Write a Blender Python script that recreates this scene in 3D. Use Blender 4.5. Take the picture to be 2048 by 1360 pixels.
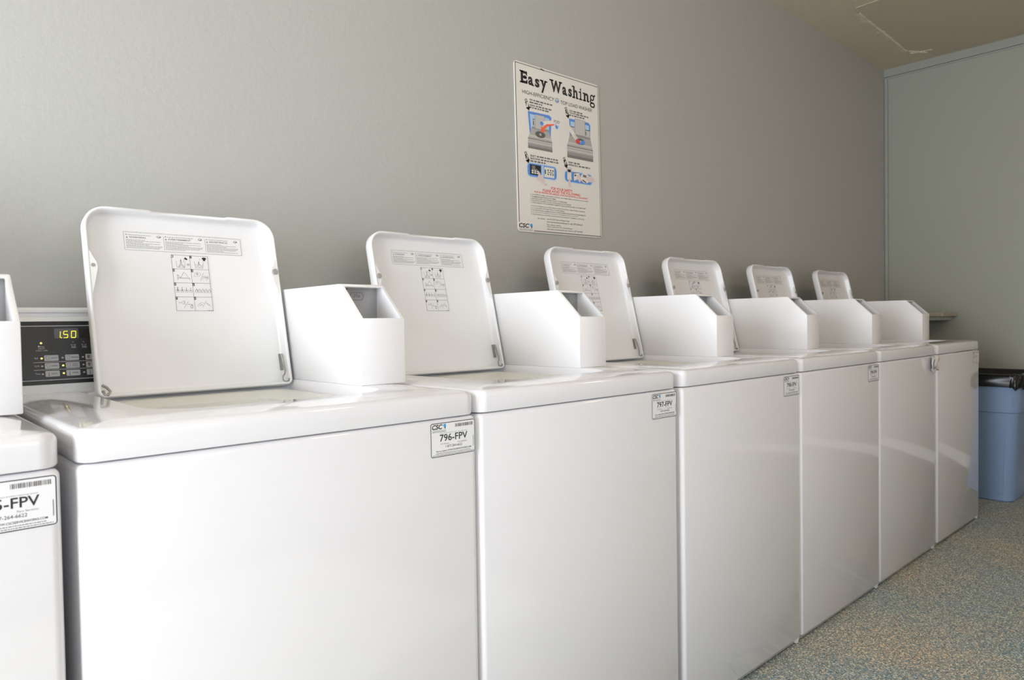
import bpy, bmesh, math, random
from mathutils import Vector, Matrix

S = bpy.context.scene
for o in list(bpy.data.objects):
    bpy.data.objects.remove(o)
C = S.collection
R = math.radians

# ------------------------------------------------------------------ camera
cd = bpy.data.cameras.new('camera'); cam = bpy.data.objects.new('camera', cd); C.objects.link(cam)
cd.sensor_fit = 'HORIZONTAL'; cd.sensor_width = 36.0; cd.lens = 36.0 * 1415.0 / 2048.0
cd.clip_start = 0.05; cd.clip_end = 100
YAW, PITCH, ROLL = 0.7469, -0.0242, -0.0156
_fw = Vector((math.sin(YAW), math.cos(YAW), 0)); _rt = Vector((math.cos(YAW), -math.sin(YAW), 0)); _up = Vector((0, 0, 1))
f2 = _fw * math.cos(PITCH) + _up * math.sin(PITCH); u2 = _up * math.cos(PITCH) - _fw * math.sin(PITCH)
r3 = _rt * math.cos(ROLL) + u2 * math.sin(ROLL); u3 = u2 * math.cos(ROLL) - _rt * math.sin(ROLL)
cam.matrix_world = Matrix(((r3.x, u3.x, -f2.x, -0.1989), (r3.y, u3.y, -f2.y, -1.0234), (r3.z, u3.z, -f2.z, 1.0376), (0, 0, 0, 1)))
cd.dof.use_dof = True; cd.dof.focus_distance = 1.9; cd.dof.aperture_fstop = 9.0
S.camera = cam

# ------------------------------------------------------------------ view, world, daylight and fill
S.view_settings.view_transform = 'Standard'; S.view_settings.look = 'None'
S.view_settings.gamma = 1.0; S.view_settings.use_curve_mapping = False
S.view_settings.exposure = 0.50
w = bpy.data.worlds.new('world'); S.world = w; w.use_nodes = True
bg = w.node_tree.nodes['Background']; bg.inputs['Color'].default_value = (0.80, 0.90, 1.0, 1); bg.inputs['Strength'].default_value = 1.0

# room dimensions
XL, XR, YB, YF, ZC = -2.3, 4.8714, 0.76, -2.6, 2.678
# openings: wide doorway in the left wall, unseen window added opposite the washers for fill light
DOOR = (-1.25, 0.66, 0.0, 2.15)       # y0, y1, z0, z1 on x = XL
WIN = (-1.6, 1.0, 0.95, 2.25)         # x0, x1, z0, z1 on y = YF

def area(name, loc, rot, sx, sy, power, col):
    l = bpy.data.lights.new(name, 'AREA'); l.shape = 'RECTANGLE'; l.size = sx; l.size_y = sy; l.energy = power; l.color = col
    o = bpy.data.objects.new(name, l); C.objects.link(o); o.location = loc; o.rotation_euler = rot
    return o
area('doorway_daylight', (XL - 0.10, (DOOR[0] + DOOR[1]) / 2, 1.1), (0, R(-90), 0), 2.1, 1.9, 118, (0.87, 0.915, 1.0))
area('window_fill', ((WIN[0] + WIN[1]) / 2, YF - 0.12, 1.6), (R(90), 0, 0), 2.5, 1.25, 12, (0.87, 0.915, 1.0))  # added fill lamp, brightens the washer fronts and lids

sl = bpy.data.lights.new('sun', 'SUN'); sl.energy = 4.5; sl.angle = R(0.6); sl.color = (1.0, 0.93, 0.82)
so = bpy.data.objects.new('sun', sl); C.objects.link(so); so.location = (-4, 0, 4)
so.rotation_euler = Vector((1, -0.30, -0.56)).to_track_quat('-Z', 'Y').to_euler()

# ------------------------------------------------------------------ materials
def mat(name, col, rough=0.5, spec=0.5, metal=0.0, coat=0.0, emit=None, estr=0.0):
    m = bpy.data.materials.new(name); m.use_nodes = True
    b = m.node_tree.nodes['Principled BSDF']
    b.inputs['Base Color'].default_value = (*col, 1); b.inputs['Roughness'].default_value = rough
    b.inputs['Specular IOR Level'].default_value = spec; b.inputs['Metallic'].default_value = metal
    b.inputs['Coat Weight'].default_value = coat; b.inputs['Coat Roughness'].default_value = 0.05
    if emit: b.inputs['Emission Color'].default_value = (*emit, 1); b.inputs['Emission Strength'].default_value = estr
    return m
def nodes(m): return m.node_tree.nodes, m.node_tree.links, m.node_tree.nodes['Principled BSDF']
def coord(m, scale=1.0):
    n, l, b = nodes(m)
    tc = n.new('ShaderNodeTexCoord'); mp = n.new('ShaderNodeMapping'); mp.inputs['Scale'].default_value = (scale,) * 3
    l.new(tc.outputs['Object'], mp.inputs['Vector']); return mp.outputs['Vector']
def bump(m, scale, strength, dist=0.002, detail=3.0, rough=0.5):
    n, l, b = nodes(m)
    t = n.new('ShaderNodeTexNoise'); t.inputs['Scale'].default_value = scale; t.inputs['Detail'].default_value = detail; t.inputs['Roughness'].default_value = rough
    l.new(coord(m), t.inputs['Vector'])
    bp = n.new('ShaderNodeBump'); bp.inputs['Strength'].default_value = strength; bp.inputs['Distance'].default_value = dist
    l.new(t.outputs['Fac'], bp.inputs['Height']); l.new(bp.outputs['Normal'], b.inputs['Normal'])
    return t
def mottled(m, c1, c2, scale, detail=4.0):
    n, l, b = nodes(m)
    t = n.new('ShaderNodeTexNoise'); t.inputs['Scale'].default_value = scale; t.inputs['Detail'].default_value = detail
    l.new(coord(m), t.inputs['Vector'])
    r = n.new('ShaderNodeValToRGB'); r.color_ramp.elements[0].position = 0.35; r.color_ramp.elements[1].position = 0.65
    r.color_ramp.elements[0].color = (*c1, 1); r.color_ramp.elements[1].color = (*c2, 1)
    l.new(t.outputs['Fac'], r.inputs['Fac']); l.new(r.outputs['Color'], b.inputs['Base Color'])

M = {}
M['enamel'] = mat('white enamel', (0.82, 0.812, 0.84), 0.08, 0.5, coat=0.4)
bump(M['enamel'], 9.0, 0.03, 0.004, 1.0)
M['lid'] = mat('white lid enamel', (0.83, 0.825, 0.825), 0.28, 0.5, coat=0.10)
M['boxwhite'] = mat('white powder coat', (0.90, 0.895, 0.905), 0.38, 0.4)
M['plastic'] = mat('cream plastic', (0.70, 0.69, 0.63), 0.3)
M['console'] = mat('console white', (0.78, 0.78, 0.79), 0.35)
M['basket'] = mat('brushed steel', (0.55, 0.55, 0.55), 0.35, metal=1.0)
M['dark'] = mat('grey steel base', (0.40, 0.40, 0.39), 0.6)
M['wire'] = mat('zinc wire', (0.36, 0.35, 0.33), 0.28, metal=1.0)
M['rubber'] = mat('grey rubber', (0.36, 0.35, 0.32), 0.6)
M['panel'] = mat('charcoal overlay', (0.028, 0.028, 0.030), 0.35)
M['panelblack'] = mat('black overlay band', (0.012, 0.012, 0.013), 0.35)
M['greyprint'] = mat('light grey print', (0.60, 0.60, 0.61), 0.5)
M['window'] = mat('smoked display window', (0.13, 0.13, 0.14), 0.2)
M['windowdark'] = mat('dark display window', (0.03, 0.028, 0.022), 0.2)
M['led'] = mat('lit yellow digits', (0.9, 0.8, 0.05), 0.5, emit=(1.0, 0.86, 0.02), estr=1.3)
M['amber'] = mat('lit amber lamp', (0.9, 0.7, 0.2), 0.5, emit=(1.0, 0.72, 0.12), estr=1.2)
M['button'] = mat('grey button', (0.47, 0.47, 0.49), 0.45)
M['plate'] = mat('coin slide plate', (0.36, 0.36, 0.36), 0.35, metal=0.4)
M['paper'] = mat('white sticker', (0.80, 0.80, 0.81), 0.4)
M['ink'] = mat('black ink', (0.015, 0.015, 0.016), 0.5)
M['inkgrey'] = mat('grey ink', (0.16, 0.15, 0.15), 0.5)
M['inkmid'] = mat('mid grey ink', (0.30, 0.28, 0.27), 0.5)
M['inkfaint'] = mat('faded ink', (0.36, 0.34, 0.33), 0.5)
M['cyan'] = mat('cyan ink', (0.03, 0.38, 0.72), 0.5)
M['navy'] = mat('navy ink', (0.02, 0.10, 0.22), 0.5)
M['sign'] = mat('poster board', (0.77, 0.74, 0.685), 0.35)
M['blue'] = mat('blue ink', (0.10, 0.28, 0.72), 0.4)
M['paleblue'] = mat('pale blue ink', (0.45, 0.62, 0.80), 0.4)
M['red'] = mat('red ink', (0.75, 0.06, 0.05), 0.4)
M['orange'] = mat('orange ink', (0.95, 0.13, 0.04), 0.4)
M['skin'] = mat('pale pink ink', (0.72, 0.60, 0.58), 0.4)
for k, v in dict(g1=0.55, g2=0.42, g3=0.30, g4=0.19, g5=0.11).items():
    M[k] = mat('printed grey %s' % k, (v, v * 0.98, v * 0.93), 0.4)
M['bin'] = mat('blue grey plastic', (0.22, 0.32, 0.50), 0.5); bump(M['bin'], 35, 0.08)
M['bag'] = mat('black polythene', (0.008, 0.008, 0.008), 0.22, 0.5)
M['shelf'] = mat('cream painted board', (0.42, 0.38, 0.29), 0.5)
M['cleat'] = mat('pale painted cleat', (0.50, 0.50, 0.46), 0.5)
M['trim'] = mat('white baseboard paint', (0.70, 0.69, 0.66), 0.4)
M['greytrim'] = mat('grey green painted trim', (0.32, 0.335, 0.30), 0.5)
WALLC = (0.455, 0.452, 0.425)
M['wall'] = mat('grey wall paint', WALLC, 0.45, 0.35); bump(M['wall'], 55, 0.22, 0.003, 4.0, 0.55)
M['wallend'] = mat('grey green wall paint', (0.345, 0.355, 0.30), 0.5, 0.35); bump(M['wallend'], 70, 0.06, 0.002)
M['wallwhite'] = mat('pale wall paint', (0.66, 0.59, 0.57), 0.6)
M['ceil'] = mat('textured ceiling', (0.62, 0.55, 0.42), 0.9, 0.2); bump(M['ceil'], 130, 0.9, 0.006, 2.0)
M['patch'] = mat('smooth ceiling patch', (0.54, 0.47, 0.36), 0.7, 0.2); bump(M['patch'], 25, 0.1, 0.002)
M['ridge'] = mat('plaster ridge', (0.68, 0.61, 0.48), 0.8, 0.2)
M['globe'] = mat('lit warm globe', (0.9, 0.85, 0.7), 0.4, emit=(1.0, 0.79, 0.60), estr=20.0)
M['lampbase'] = mat('white lamp base', (0.7, 0.7, 0.7), 0.5)

# speckled epoxy floor
M['floor'] = mat('speckled floor', (0.2, 0.2, 0.2), 0.55, 0.4)
n, l, b = nodes(M['floor'])
v1 = n.new('ShaderNodeTexVoronoi'); v1.inputs['Scale'].default_value = 300.0
l.new(coord(M['floor']), v1.inputs['Vector'])
sep = n.new('ShaderNodeSeparateColor'); l.new(v1.outputs['Color'], sep.inputs['Color'])
rp = n.new('ShaderNodeValToRGB'); rp.color_ramp.interpolation = 'CONSTANT'
cols = [(0.0, (0.24, 0.245, 0.215)), (0.26, (0.42, 0.40, 0.34)), (0.44, (0.84, 0.73, 0.55)), (0.64, (0.14, 0.28, 0.36)), (0.76, (0.30, 0.30, 0.26)), (0.90, (0.58, 0.36, 0.22)), (0.955, (0.06, 0.065, 0.065))]
el = rp.color_ramp.elements
el[0].position, el[0].color = cols[0][0], (*cols[0][1], 1)
el[1].position, el[1].color = cols[1][0], (*cols[1][1], 1)
for p, c_ in cols[2:]:
    e = el.new(p); e.color = (*c_, 1)
l.new(sep.outputs['Red'], rp.inputs['Fac'])
nz = n.new('ShaderNodeTexNoise'); nz.inputs['Scale'].default_value = 2.2; nz.inputs['Detail'].default_value = 3
l.new(coord(M['floor']), nz.inputs['Vector'])
rr = n.new('ShaderNodeValToRGB'); rr.color_ramp.elements[0].position = 0.35; rr.color_ramp.elements[1].position = 0.7
rr.color_ramp.elements[0].color = (1, 0.98, 0.93, 1); rr.color_ramp.elements[1].color = (0.72, 0.93, 1.08, 1)
l.new(nz.outputs['Fac'], rr.inputs['Fac'])
mx = n.new('ShaderNodeMix'); mx.data_type = 'RGBA'; mx.blend_type = 'MULTIPLY'; mx.inputs['Factor'].default_value = 1.0
l.new(rp.outputs['Color'], mx.inputs[6]); l.new(rr.outputs['Color'], mx.inputs[7]); l.new(mx.outputs[2], b.inputs['Base Color'])

# ------------------------------------------------------------------ mesh helpers
def tag(o, label=None, cat=None, group=None, kind=None):
    if label: o['label'] = label
    if cat: o['category'] = cat
    if group: o['group'] = group
    if kind: o['kind'] = kind
    return o
def empty(name, loc=(0, 0, 0), rz=0.0):
    o = bpy.data.objects.new(name, None); C.objects.link(o); o.location = loc; o.rotation_euler = (0, 0, rz); o.empty_display_size = 0.05
    return o
def obj(name, bm, m, parent=None, smooth=None, loc=None, rot=None):
    if isinstance(bm, bmesh.types.BMesh):
        bmesh.ops.recalc_face_normals(bm, faces=bm.faces[:])
        me = bpy.data.meshes.new(name); bm.to_mesh(me); bm.free()
    else: me = bm
    for mm in (m if isinstance(m, (list, tuple)) else [m]): me.materials.append(mm)
    if smooth is not None:
        me.shade_smooth(); me.set_sharp_from_angle(angle=R(smooth))
    o = bpy.data.objects.new(name, me); C.objects.link(o)
    if parent is not None: o.parent = parent
    if loc: o.location = loc
    if rot: o.rotation_euler = rot
    return o
def box(bm, x0, x1, y0, y1, z0, z1, bev=0.0, seg=2):
    vs = [bm.verts.new(p) for p in ((x0, y0, z0), (x1, y0, z0), (x1, y1, z0), (x0, y1, z0), (x0, y0, z1), (x1, y0, z1), (x1, y1, z1), (x0, y1, z1))]
    fs = [bm.faces.new([vs[i] for i in q]) for q in ((3, 2, 1, 0), (4, 5, 6, 7), (0, 1, 5, 4), (1, 2, 6, 5), (2, 3, 7, 6), (3, 0, 4, 7))]
    if bev > 0:
        es = list({e for f in fs for e in f.edges})
        bmesh.ops.bevel(bm, geom=es, offset=bev, segments=seg, profile=0.5, affect='EDGES', clamp_overlap=True)
def boxbm(*a, **k):
    bm = bmesh.new(); box(bm, *a, **k); return bm
def rrect(x0, x1, y0, y1, r, n=6):
    """rounded rectangle outline, counter-clockwise; r = one radius or (bl, br, tr, tl)"""
    if not isinstance(r, (tuple, list)): r = (r,) * 4
    out = []
    for (cx, cy, a0, rad) in ((x0 + r[0], y0 + r[0], 180, r[0]), (x1 - r[1], y0 + r[1], 270, r[1]), (x1 - r[2], y1 - r[2], 0, r[2]), (x0 + r[3], y1 - r[3], 90, r[3])):
        for k in range(n + 1):
            a = R(a0 + 90 * k / n); out.append((cx + rad * math.cos(a), cy + rad * math.sin(a)))
    return out
def loft(bm, loops, cap0=True, cap1=True, closed=True):
    rows = [[bm.verts.new(p) for p in lp] for lp in loops]
    n = len(rows[0])
    for a, b_ in zip(rows, rows[1:]):
        for i in range(n if closed else n - 1):
            j = (i + 1) % n
            bm.faces.new((a[i], a[j], b_[j], b_[i]))
    if cap0: bm.faces.new(rows[0][::-1])
    if cap1: bm.faces.new(rows[-1])
    return rows
def tube(bm, pts, r, seg=8):
    pts = [Vector(p) for p in pts]; loops = []
    prev = None
    for i, p in enumerate(pts):
        d = (pts[min(i + 1, len(pts) - 1)] - pts[max(i - 1, 0)]).normalized()
        ref = Vector((0, 1, 0)) if abs(d.y) < 0.9 else Vector((1, 0, 0))
        a = d.cross(ref).normalized(); c_ = d.cross(a)
        loops.append([p + a * (r * math.cos(t)) + c_ * (r * math.sin(t)) for t in [2 * math.pi * k / seg for k in range(seg)]])
    loft(bm, loops)
def cyl(bm, c, axis, r, h, seg=20, bev=0.0):
    ax = Vector(axis).normalized(); ref = Vector((0, 0, 1)) if abs(ax.z) < 0.9 else Vector((1, 0, 0))
    a = ax.cross(ref).normalized(); d = ax.cross(a); c = Vector(c)
    prof = [(r, 0), (r, h - bev), (r - bev, h)] if bev else [(r, 0), (r, h)]
    loft(bm, [[c + ax * hh + a * (rr_ * math.cos(t)) + d * (rr_ * math.sin(t)) for t in [2 * math.pi * k / seg for k in range(seg)]] for rr_, hh in prof])

# ------------------------------------------------------------------ flat printed work: 2-D shapes laid on a plane
_txt = {}
def glyphs(body, bold=0.0, shear=0.0):
    key = (body, bold, shear)
    if key not in _txt:
        cu = bpy.data.curves.new('t', 'FONT'); cu.body = body; cu.size = 1.0; cu.offset = bold; cu.shear = shear; cu.resolution_u = 3; cu.fill_mode = 'BOTH'
        o = bpy.data.objects.new('t', cu); C.objects.link(o)
        dg = bpy.context.evaluated_depsgraph_get(); dg.update()
        me = bpy.data.meshes.new_from_object(o.evaluated_get(dg))
        vs = [(v.co.x, v.co.y) for v in me.vertices]; fs = [tuple(p.vertices) for p in me.polygons]
        bpy.data.objects.remove(o); bpy.data.curves.remove(cu); bpy.data.meshes.remove(me)
        x0 = min(v[0] for v in vs); x1 = max(v[0] for v in vs); y0 = min(v[1] for v in vs); y1 = max(v[1] for v in vs)
        _txt[key] = ([((v[0] - x0) / (x1 - x0), (v[1] - y0) / (y1 - y0)) for v in vs], fs)
    return _txt[key]
class Sheet:
    def __init__(s): s.v = []; s.f = []; s.m = []
    def add(s, pts, faces, m, layer):
        o = len(s.v); s.v += [(p[0], p[1], layer) for p in pts]; s.f += [tuple(i + o for i in f) for f in faces]; s.m += [m] * len(faces)
    def poly(s, pts, m, layer=1): s.add(pts, [tuple(range(len(pts)))], m, layer)
    def rect(s, x0, y0, x1, y1, m, layer=1): s.poly([(x0, y0), (x1, y0), (x1, y1), (x0, y1)], m, layer)
    def rr(s, x0, y0, x1, y1, r, m, layer=1): s.poly(rrect(x0, x1, y0, y1, r, 4), m, layer)
    def ring(s, outer, inner, m, layer=1):
        n = len(outer); s.add(outer + inner, [(i, (i + 1) % n, n + (i + 1) % n, n + i) for i in range(n)], m, layer)
    def frame(s, x0, y0, x1, y1, r, t, m, layer=1):
        s.ring(rrect(x0, x1, y0, y1, r, 4), rrect(x0 + t, x1 - t, y0 + t, y1 - t, max(r - t, 1e-5), 4), m, layer)
    def ell(s, cx, cy, rx, ry, m, layer=1, n=20): s.poly([(cx + rx * math.cos(2 * math.pi * k / n), cy + ry * math.sin(2 * math.pi * k / n)) for k in range(n)], m, layer)
    def line(s, pts, t, m, layer=1):
        for (a, b_) in zip(pts, pts[1:]):
            dx, dy = b_[0] - a[0], b_[1] - a[1]; L = math.hypot(dx, dy) or 1; nx, ny = -dy / L * t / 2, dx / L * t / 2
            ex, ey = dx / L * t * 0.3, dy / L * t * 0.3
            s.poly([(a[0] + nx - ex, a[1] + ny - ey), (a[0] - nx - ex, a[1] - ny - ey), (b_[0] - nx + ex, b_[1] - ny + ey), (b_[0] + nx + ex, b_[1] + ny + ey)], m, layer)
    def text(s, body, x0, y0, x1, y1, m, layer=1, bold=0.0, shear=0.0, skew=0.0):
        vs, fs = glyphs(body, bold, shear)
        s.add([(x0 + (x1 - x0) * p[0], y0 + (y1 - y0) * p[1] + skew * p[0]) for p in vs], fs, m, layer)
    def dashes(s, x0, x1, y, h, m, layer=1, seed=0, word=1.0):
        """a line of print too small to read"""
        rn = random.Random(seed); x = x0
        while x < x1 - h:
            L = min(h * rn.uniform(1.2, 4.0) * word, x1 - x); s.rect(x, y, x + L, y + h, m, layer); x += L + h * 0.7
    def build(s, name, mats, parent, fn, label=None):
        """fn(x, y, layer) -> 3-D"""
        me = bpy.data.meshes.new(name); me.from_pydata([fn(*v) for v in s.v], [], s.f)
        for i, p in enumerate(me.polygons): p.material_index = s.m[i]
        o = obj(name, me, [M[k] for k in mats], parent)
        if label: o['label'] = label
        return o
def logo(s, x0, y0, x1, y1, ink, cy, nv, gr, layer=1, small=True):
    """CSC wordmark with a blue faceted drop, line and small word beneath"""
    W, H = x1 - x0, y1 - y0
    s.text('CSC', x0, y0 + H * 0.42, x0 + W * 0.74, y0 + H * 0.97, ink, layer, 0.03, 0.22)
    cx = x0 + W * 0.88; dy = y0 + H * 0.70
    s.poly([(cx - W * .11, dy + H * .06), (cx + W * .01, dy - H * .06), (cx + W * .11, dy + H * .08), (cx + W * .07, dy + H * .30), (cx - W * .06, dy + H * .24)], cy, layer)
    s.poly([(cx - W * .05, dy - H * .02), (cx + W * .04, dy - H * .34), (cx + W * .10, dy + H * .05), (cx + W * .01, dy - H * .06)], nv, layer)
    s.rect(x0 + W * .02, y0 + H * .31, x0 + W * .98, y0 + H * .325, gr, layer)
    s.text('SERVICEWORKS', x0 + W * .02, y0 + H * .06, x0 + W * .98, y0 + H * .25, gr, layer)

# ------------------------------------------------------------------ the setting
def struct(name, bm, m, parent=None, smooth=None):
    o = obj(name, bm, m, parent, smooth)
    if parent is None: o['kind'] = 'structure'
    return o
T = 0.12
struct('floor', boxbm(XL - T, XR + T, YF - T, YB + T, -0.1, 0.0), M['floor'])
ceiling = struct('ceiling', boxbm(XL - T, XR + T, YF - T, YB + T, ZC, ZC + 0.1), M['ceil'])
# smooth repaired patch in the textured ceiling with rough ridges along its edges
pb = bmesh.new()
pp = [(3.72, 0.35), (3.73, 0.50), (3.95, 0.515), (4.3, 0.52), (4.62, 0.535), (4.70, 0.47), (4.83, 0.44), (4.83, -2.4), (3.68, -2.4), (3.70, -0.6)]
loft(pb, [[(x, y, ZC) for x, y in pp], [(x, y, ZC - 0.003) for x, y in pp]])
obj('plaster_patch', pb, M['patch'], ceiling)
rb = bmesh.new(); rn = random.Random(5)
for (a, b_, wd) in (((3.72, 0.36), (3.71, -1.6), 0.012), ((3.80, 0.515), (4.62, 0.54), 0.035), ((4.60, 0.53), (4.72, 0.46), 0.03), ((4.66, 0.535), (4.69, 0.42), 0.02)):
    N = 24; L0, L1, L2 = [], [], []
    d = Vector((b_[0] - a[0], b_[1] - a[1], 0)); nn = Vector((-d.y, d.x, 0)).normalized()
    for i in range(N + 1):
        p = Vector((a[0], a[1], ZC)) + d * (i / N); k = wd * rn.uniform(0.35, 1.0)
        L0.append(p + nn * k); L1.append(p + Vector((0, 0, -0.008 * rn.uniform(0.4, 1)))); L2.append(p - nn * k * 0.8)
    loft(rb, [L0, L1, L2], False, False, closed=False)
obj('plaster_ridge', rb, M['ridge'], ceiling)
struct('wall_back', boxbm(XL - T, XR + T, YB, YB + T, 0, ZC), M['wall'])
struct('wall_right', boxbm(XR, XR + T, YF, YB, 0, ZC), M['wallend'])
bm = bmesh.new()
box(bm, XL - T, XL, YF, DOOR[0], 0, ZC); box(bm, XL - T, XL, DOOR[1], YB, 0, ZC); box(bm, XL - T, XL, DOOR[0], DOOR[1], DOOR[3], ZC)
struct('wall_left', bm, M['wall'])
bm = bmesh.new()
box(bm, XL - T, WIN[0], YF - T, YF, 0, ZC); box(bm, WIN[1], XR + T, YF - T, YF, 0, ZC)
box(bm, WIN[0], WIN[1], YF - T, YF, 0, WIN[2]); box(bm, WIN[0], WIN[1], YF - T, YF, WIN[3], ZC)
struct('wall_front', bm, M['wallwhite'])
bm = bmesh.new()
t = 0.05
box(bm, XL - T, XL + 0.015, DOOR[0], DOOR[0] + t, 0, DOOR[3]); box(bm, XL - T, XL + 0.015, DOOR[1] - t, DOOR[1], 0, DOOR[3]); box(bm, XL - T, XL + 0.015, DOOR[0], DOOR[1], DOOR[3] - t, DOOR[3])
struct('door_1', bm, M['trim'])
bm = bmesh.new()
box(bm, WIN[0], WIN[0] + t, YF - T, YF + 0.01, WIN[2], WIN[3]); box(bm, WIN[1] - t, WIN[1], YF - T, YF + 0.01, WIN[2], WIN[3])
box(bm, WIN[0], WIN[1], YF - T, YF + 0.01, WIN[2], WIN[2] + t); box(bm, WIN[0], WIN[1], YF - T, YF + 0.01, WIN[3] - t, WIN[3])
xm = (WIN[0] + WIN[1]) / 2; box(bm, xm - 0.025, xm + 0.025, YF - T + 0.04, YF - 0.02, WIN[2] + t, WIN[3] - t)
struct('fill_window_1', bm, M['trim'])  # unseen window frame, added around the opening of the fill lamp
struct('baseboard_right', boxbm(XR - 0.014, XR, YF, YB, 0.0, 0.10, bev=0.004), M['trim'])
bm = bmesh.new()
box(bm, XR - 0.012, XR, YF, YB, 2.628, ZC); box(bm, XR - 0.005, XR, YF, YB, 2.616, 2.625)
struct('trim_1', bm, M['greytrim'])
struct('trim_2', boxbm(XR - 0.014, XR, YB - 0.022, YB, 0.10, 2.616, bev=0.006), M['greytrim'])

# ------------------------------------------------------------------ washing machine
W, ZS, ZT = 0.655, 0.8662, 0.9105        # width, seam height, top-edge height
ZD = 0.9150                               # crowned deck surface
YD = 0.70                                 # depth
BX0, BX1 = 0.5426, 0.6497                 # coin box
TILT = math.atan(0.087 / 0.365)           # lean of the raised lid
LIDC, LH = 0.337, 0.388                   # lid centre, lid height

def cabinet_bm():
    bm = bmesh.new(); r = 0.013
    lp = lambda i, z: [(x, y, z) for x, y in rrect(i, W - i, i, YD - i, max(r - i, 0.002), 5)]
    loft(bm, [lp(0.004, 0.020), lp(0, 0.024), lp(0, ZS - 0.010), lp(0.001, ZS - 0.0055), lp(0.004, ZS - 0.002), lp(0.009, ZS - 0.0008)])
    return bm
HOLE = (0.122, 0.5395, 0.100, 0.552)
def hole(i, z, k=0.0):
    return [(x, y, z) for x, y in rrect(HOLE[0] + i, HOLE[1] - i, HOLE[2] + i, HOLE[3] - i, (0.085 - k, 0.085 - k, 0.03 - min(k, .02), 0.03 - min(k, .02)), 7)]
def deck_bm():
    bm = bmesh.new(); r = 0.024
    lp = lambda i, z: [(x, y, z) for x, y in rrect(i, W - i, i, YD - i, max(r - i * 0.6, 0.004), 7)]
    loops = [lp(0.012, ZS + 0.001), lp(0.002, ZS + 0.0012), lp(0.0, ZS + 0.004), lp(0.0, ZT - 0.012)]
    for k in range(1, 7):
        a = R(90 * k / 6); loops.append(lp(0.012 * (1 - math.cos(a)), ZT - 0.012 + 0.012 * math.sin(a)))
    loops += [lp(0.020, ZT + 0.0016), lp(0.032, ZD - 0.0012), lp(0.05, ZD)]
    loops += [hole(-0.0025, ZD), hole(-0.0015, ZD - 0.0006), hole(0, ZD - 0.003), hole(0.004, ZD - 0.012), hole(0.006, ZD - 0.060)]
    loft(bm, loops, False, False)
    return bm
def tub_bm():
    bm = bmesh.new()
    cx, cy = (HOLE[0] + HOLE[1]) / 2, (HOLE[2] + HOLE[3]) / 2
    base = hole(0.008, 0)
    def blend(k, z, rad=0.155):
        out = []
        for (x, y, _) in base:
            a = math.atan2(y - cy, x - cx); out.append((x + (cx + rad * math.cos(a) - x) * k, y + (cy + rad * math.sin(a) - y) * k, z))
        return out
    loft(bm, [blend(0, ZD - 0.058), blend(0.08, ZD - 0.046), blend(0.18, ZD - 0.026), blend(0.36, ZD - 0.017), blend(0.6, ZD - 0.018), blend(0.9, ZD - 0.028), blend(1.0, ZD - 0.03), blend(1.02, ZD - 0.06)], False, False)
    return bm
def basket_bm():
    bm = bmesh.new(); cx, cy = (HOLE[0] + HOLE[1]) / 2, (HOLE[2] + HOLE[3]) / 2
    c = lambda r, z: [(cx + r * math.cos(2 * math.pi * k / 32), cy + r * math.sin(2 * math.pi * k / 32), z) for k in range(32)]
    loft(bm, [c(0.165, ZD - 0.05), c(0.17, ZD - 0.08), c(0.17, 0.50), c(0.05, 0.49), c(0.045, 0.70), c(0.02, 0.74)], False, True)
    return bm

# --- lid in its own frame: x across, z up along the lid, -y towards the viewer
def lid_loop(i, n_, notch=0.0):
    h = 0.199
    pts = rrect(-h + i, h - i, -0.008 + i, LH - i, (max(0.014 - i, .003), max(0.014 - i, .003), max(0.046 - i, .004), max(0.046 - i, .004)), 8)
    # extra points along the top edge for the finger notch
    out = []
    for k, (x, z) in enumerate(pts):
        out.append((x, z))
        if k == 26:  # end of the top-right corner
            for xx in (0.093, 0.085, 0.0, -0.066, -0.074): out.append((xx, LH - i))
    return [(x, -(n_ - (notch if (z > LH - i - 1e-6 and -0.068 < x < 0.087) else 0)), z - (0.35 * notch if (z > LH - i - 1e-6 and -0.068 < x < 0.087) else 0)) for x, z in out]
def lid_bm():
    bm = bmesh.new()
    loft(bm, [lid_loop(0.010, -0.006), lid_loop(0.003, -0.004), lid_loop(0.0, 0.002), lid_loop(0.0, 0.0215, 0.003), lid_loop(0.0014, 0.0250, 0.004), lid_loop(0.0036, 0.0260, 0.004), lid_loop(0.0062, 0.0250, 0.004), lid_loop(0.0076, 0.0215, 0.003), lid_loop(0.0088, 0.006), lid_loop(0.0105, 0.002), lid_loop(0.015, 0.0)])
    return bm
def ear_bm(sgn):
    bm = bmesh.new(); x = 0.1925
    prof = [(x, 0.292), (x - 0.005, 0.280), (x - 0.0115, 0.267), (x - 0.0130, 0.256), (x - 0.010, 0.242), (x - 0.004, 0.216), (x, 0.202)]
    loft(bm, [[(sgn * a, -0.0175, z) for a, z in prof], [(sgn * a, -0.0255, z) for a, z in prof]])
    return bm
def bumper_bm(sgn, stick=0.005):
    bm = bmesh.new(); cyl(bm, (sgn * 0.1875, -0.0253, 0.2600), (0, -1, 0), 0.0068 if stick > .003 else 0.004, stick, 18, bev=0.0012 if stick > .003 else 0.0)
    return bm
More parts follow.
